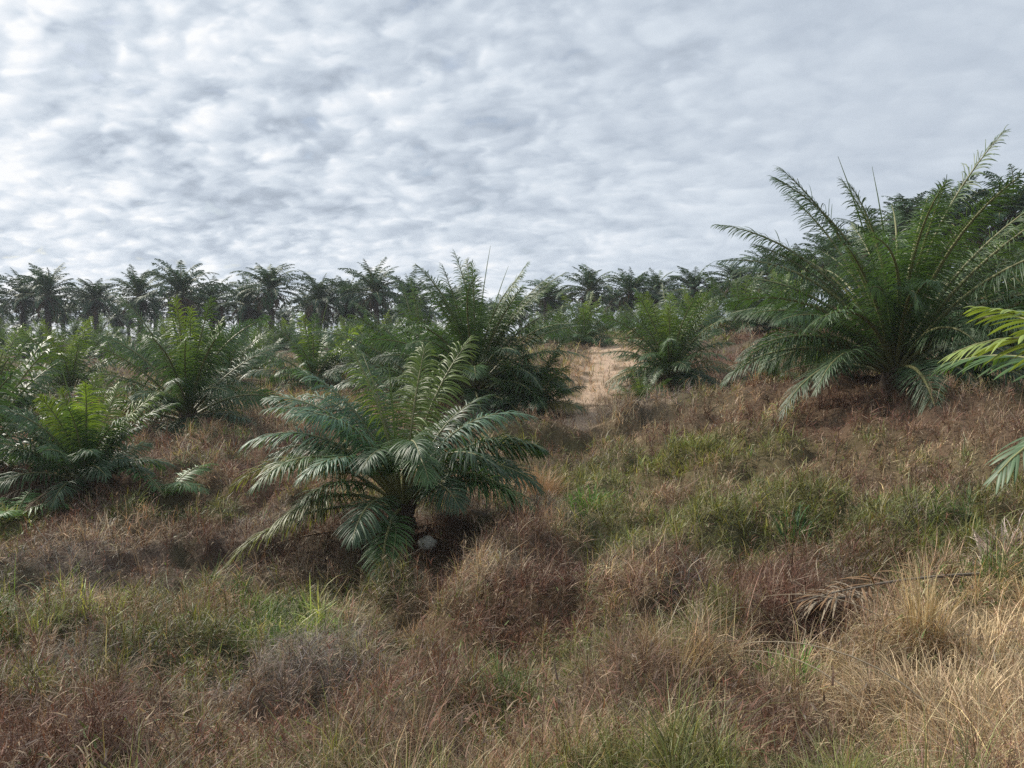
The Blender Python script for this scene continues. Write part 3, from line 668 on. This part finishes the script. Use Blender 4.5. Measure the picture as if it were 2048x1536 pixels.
# ------------------------------------------------------------------ palms just outside the right edge whose fronds reach in
def edge_palm(loc, fr, label, seed, new):
    rd = np.random.default_rng(seed); me = [('trunk', trunk_mesh(0.4, 0.18, seed))]
    for (a, e0, l, dr, tw, c, lw, ll) in fr:
        mb = MB(); frond_mb(mb, R(a), R(e0), l, R(dr), (0, 0, .35), ll=ll, lw=lw, npairs=34, nt_=7, twist=tw, col=c, rnd=rd, sr=.026, grav=.55, plum=.18, stalk_col=G_STALK*1.3)
        me.append(('frond', mb.mesh('frond', [M_LEAF, M_STALK])))
    return place_palm('young_oil_palm', me, loc, 0, 1, label, 'palm', YG)
YG_ = np.array((0.20, 0.27, 0.075)); BL_ = np.array((0.07, 0.12, 0.065))
edge_palm(on_ground(2430, 6.6, -.05), [(178, 66, 2.8, 92, .2, YG_, .05, .62), (172, 63, 2.6, 58, .3, YG_, .05, .5), (60, 70, 2.8, 70, 0, YG_, .05, .6), (300, 60, 2.6, 80, .2, G_MID, .05, .6), (0, 60, 2.8, 80, 0, G_MID, .05, .6), (120, 55, 2.8, 80, 0, G_MID, .05, .6),
          (194, 42, 2.5, 88, .1, BL_, .05, .55), (30, 40, 2.5, 80, 0, G_MID, .05, .6)], 'palm beyond the right photo edge with broad yellow green leaflets reaching in', 77, 1)

# ------------------------------------------------------------------ fallen fronds, stone, weeds, tufts
def lying_frond(px, py, az, Ln, label, col, mat, seed, dead, e=10, dr=24):
    rd = np.random.default_rng(seed); g_ = gnd(px, py); o = MB()
    frond_mb(o, R(az), R(e), Ln, R(dr), (0, 0, .12), ll=.5, lw=.022 if dead else .036, npairs=36, nt_=4, col=col, stalk_col=(GREYD*.5 if dead else G_STALK), rnd=rd, grav=.5, sr=.013, plum=.7, drop=.3, twist=.5, pf=.12)
    st = MB(); e_ = empty('fallen_palm_frond' if dead else 'palm_seedling', g_)
    link('leaflets', o.mesh('leaflets', [mat, M_DEAD if dead else M_STALK]), e_); tag(e_, label, 'fallen frond' if dead else 'palm seedling')
    return e_
lying_frond(1960, 1150, 196, 2.0, 'dark brown dead frond with ragged leaflets lying in the grass at right', BROWN*1.1, M_DEAD, 401, True, 3, 12)
lying_frond(1800, 1195, 188, 1.1, 'pale bleached frond with spread leaflets lying above the dark hollow', GREYD*1.0, M_DEAD, 402, True, 6, 22)
def seedling(px, py, n, Ln, label, seed, col):
    rd = np.random.default_rng(seed); e_ = empty('palm_seedling', gnd(px, py))
    for i in range(n):
        mb = MB(); frond_mb(mb, i*2.4+rd.random(), R(30+35*rd.random()), Ln*(.8+.4*rd.random()), R(55+30*rd.random()), ll=.4, lw=.034, npairs=30, nt_=4, col=col*(.8+.4*rd.random()), rnd=rd, sr=.014, pf=.12)
        link('frond', mb.mesh('frond', [M_LEAF, M_STALK]), e_)
    tag(e_, label, 'young palm')
seedling(330, 1000, 7, 1.5, 'low green palm seedling sprawling right of the small left palm', 501, G_MID*1.3)
seedling(30, 1035, 5, 1.1, 'low sprawling palm fronds at the left edge, bright green and pale', 502, G_MID*1.7)

# stone at the front palm's foot
def stone(px, d, s, label):
    mb = MB(); nu, nv = 36, 22; U, V_ = np.meshgrid(np.linspace(0, 2*math.pi, nu, endpoint=False), np.linspace(0, math.pi, nv))
    X_ = np.stack([np.cos(U)*np.sin(V_), np.sin(U)*np.sin(V_), np.cos(V_)], -1)
    k = 1+0.30*(fbm(X_[..., 0]*1.4+X_[..., 2]*.9+5, X_[..., 1]*1.4+X_[..., 2]*1.3+9, 3, 2)-.5)*2+0.07*(fbm(X_[..., 0]*5+X_[..., 2]*3, X_[..., 1]*5-X_[..., 2]*4, 6, 2)-.5)
    i = np.arange(nv-1)[:, None]*nu; j = np.arange(nu)[None]; kk = (j+1) % nu
    mb.add(X_*k[..., None]*np.array([s, s*.8, s*.75]), np.stack([i+j, i+nu+j, i+nu+kk, i+kk], -1), c=(0.42, 0.41, 0.35))
    o = link('stone', mb.mesh('stone', M_STONE)); p = on_ground(px, d); o.location = (p[0], p[1], p[2]+s*.9); tag(o, label, 'stone')
stone(852, 13.8, 0.17, 'pale grey stone in the shade at the foot of the front palm')

def tuft(px, py, n, hgt, spread, col, width, name, label, cat, mat, curl=70, elmin=50, group=None, seg=5, jit=.35):
    g_ = gnd(px, py); e = MB(); rr_ = rng.random(n)**.5*spread*.5; a = rng.random(n)*6.28
    rt = np.stack([rr_*np.cos(a), rr_*np.sin(a), np.full(n, -.03)], 1)
    x_ = rt[:, 0]+g_[0]; y_ = rt[:, 1]+g_[1]; rt[:, 2] = gz(x_, y_)-g_[2]-.03
    cc = np.array(col)[None]*(1-jit+2*jit*rng.random((n, 1)))
    ribbons(e, rt, a+rng.standard_normal(n)*.5, R(elmin)+rng.random(n)*R(90-elmin), hgt*(.55+.6*rng.random(n)), width*(.6+.8*rng.random(n)), rng.random(n)*R(curl)+R(10), cc, seg)
    o = link(name, e.mesh(name, mat)); o.location = g_; tag(o, label, cat, group)
ST = (0.58, 0.46, 0.29)
tuft(1960, 1320, 2600, .50, 1.2, ST, .009, 'grass_tussock', 'large straw coloured grass tussock at the right edge below the dead frond', 'grass tussock', M_DRY, 170, 5, jit=.7)
tuft(1880, 1430, 2200, .50, 1.0, (0.52,.41,.26), .009, 'grass_tussock', 'straw tussock in the bottom right corner, left of the edge one', 'grass tussock', M_DRY, 170, 5, jit=.7)
tuft(2030, 1480, 1800, .45, .9, (0.52,.41,.27), .009, 'grass_tussock', 'straw tussock filling the very bottom right corner', 'grass tussock', M_DRY, 160, 5, jit=.7)
tuft(1850, 1270, 60, .75, .15, (0.5,.40,.22), .012, 'dry_stalks', 'thin upright straw stalks standing left of the large tussock', 'dry stalks', M_DRY, 30, 75)
tuft(1340, 1330, 140, .55, .35, (0.40,.30,.15), .007, 'grass_tussock', 'thin upright tan tuft in the lower middle right', 'grass tussock', M_DRY, 40, 65)
tuft(1080, 980, 500, .9, .9, (0.36,.24,.14), .012, 'grass_tussock', 'tall tan tussock just right of the front palm', 'grass tussock', M_DRY, 80, 60)
tuft(1570, 1350, 160, .34, .30, (0.13,.30,.05), .022, 'leafy_weed', 'bright green leafy weed standing over a dark hollow, lower right', 'weed', M_GREEN, 80, 40)
tuft(1950, 1385, 60, .26, .2, (0.13,.24,.05), .022, 'leafy_weed', 'small green leafy weed inside the straw tussocks', 'weed', M_GREEN, 80, 40)
tuft(500, 1225, 500, .32, .7, (0.22,.30,.08), .018, 'leafy_weed', 'yellow green fern like weed, left one of the lower left pair', 'weed', M_GREEN, 90, 30)
tuft(620, 1265, 500, .32, .8, (0.15,.25,.07), .018, 'leafy_weed', 'green fern like weed, right one of the lower left pair', 'weed', M_GREEN, 90, 30)
tuft(225, 1210, 70, .36, .6, (0.29,.32,.12), .018, 'grass_tuft', 'pale yellow green upright grass tuft with one long leaning blade, left', 'grass tuft', M_GREEN, 40, 50)
tuft(80, 1240, 70, .32, .5, (0.28,.31,.14), .018, 'grass_tuft', 'pale yellow green grass tuft near the left edge', 'grass tuft', M_GREEN, 50, 50)
tuft(20, 1300, 60, .30, .5, (0.27,.30,.13), .018, 'grass_tuft', 'yellow green grass tuft at the left photo edge above the dark hollow', 'grass tuft', M_GREEN, 50, 50)
tuft(1385, 885, 900, .35, 2.6, (0.22,.23,.08), .03, 'shrub', 'yellow green leafy shrub on the bank right of the track', 'shrub', M_GREEN, 70, 40)
tuft(1180, 1000, 260, .5, .9, (0.11,.22,.05), .030, 'leafy_weed', 'green weed patch in the middle of the field, right of the tan tussock', 'weed', M_GREEN, 80, 30)
tuft(1590, 1062, 60, .45, .4, (0.05,.12,.05), .030, 'leafy_weed', 'dark green upright weed on the olive grass, right', 'weed', M_GREEN, 50, 50)
tuft(975, 1450, 160, .26, .35, (0.20,.26,.07), .010, 'leafy_weed', 'fresh green weed near the bottom middle', 'weed', M_GREEN, 60, 40)
tuft(2025, 1085, 260, .34, .6, (0.58,.48,.44), .030, 'dried_weed', 'pale pinkish dried weed clump at the right edge below the fronds', 'dried weed', M_DRY, 90, 20)
tuft(215, 1055, 40, .45, .2, (0.5,.46,.38), .03, 'dried_weed', 'small whitish dead plant below the small left palm', 'dried weed', M_DRY, 140, 70)

# long bare twigs and stalks
def twig(px, py, az, ln, rad, label, el=25, col=(0.42, 0.35, 0.25)):
    p = gnd(px, py); mb = MB(); s = np.linspace(0, 1, 9); e = R(el)-R(el*1.6)*s; a = R(az)+0.25*np.sin(s*3)
    D = np.stack([np.cos(e)*np.cos(a), np.cos(e)*np.sin(a), np.sin(e)], 1); pts = np.cumsum(D*ln/9, 0)
    tube(mb, pts, rad*(1-.7*s), 5, col)
    for k in (3, 5, 6):
        d2_ = np.array([D[k][1], -D[k][0], .6])*(1 if k % 2 else -1)*.12*ln; tube(mb, [pts[k], pts[k]+d2_*.6, pts[k]+d2_+D[k]*.1*ln], [rad*.5, rad*.35, rad*.15], 4, col)
    o = link('dry_twig', mb.mesh('dry_twig', M_DRY)); o.location = p+np.array([0, 0, .18]); tag(o, label, 'twig')
twig(1890, 1470, 135, 1.3, .006, 'long pale stalk leaning up left from the bottom right tussock', 38)
twig(1760, 1480, 120, 1.1, .005, 'thin dry stem crossing the dark hollow, lower right', 40)
twig(1790, 1290, 150, 1.0, .005, 'pale twig arching over the slope above the dark hollow', 30)
twig(690, 1400, 60, .9, .005, 'straight tan twig leaning right in the lower left centre', 42)
twig(1560, 1270, 160, .8, .004, 'thin arching twig left of the bright leafy weed', 45)
twig(450, 1500, 150, .7, .004, 'short dry stem near the bottom left', 30)

# ------------------------------------------------------------------ haze
hb = MB(); a0, a1 = -268., 268.; z0, z1 = -60., 30.
zmin = float(GZ.min())-1.0
V = np.array([(x_, y_, z_) for z_ in (zmin, 24.) for y_ in (a0, a1) for x_ in (a0, a1)])
hb.add(V, [(0, 2, 3, 1), (4, 5, 7, 6), (0, 1, 5, 4), (2, 6, 7, 3), (0, 4, 6, 2), (1, 3, 7, 5)])
hm, ht, hbs, ho = new_mat('haze'); ht.nodes.remove(hbs)
pv = nd(ht, 'ShaderNodeVolumePrincipled'); pv.inputs['Density'].default_value = 0.0004; pv.inputs['Color'].default_value = (0.80, 0.88, 1.0, 1)
pv.inputs['Anisotropy'].default_value = 0.2
ht.links.new(pv.outputs[0], ho.inputs['Volume'])
h = link('haze', hb.mesh('haze', hm, False)); tag(h, 'thin bluish haze over the distant palms', 'haze', kind='stuff')
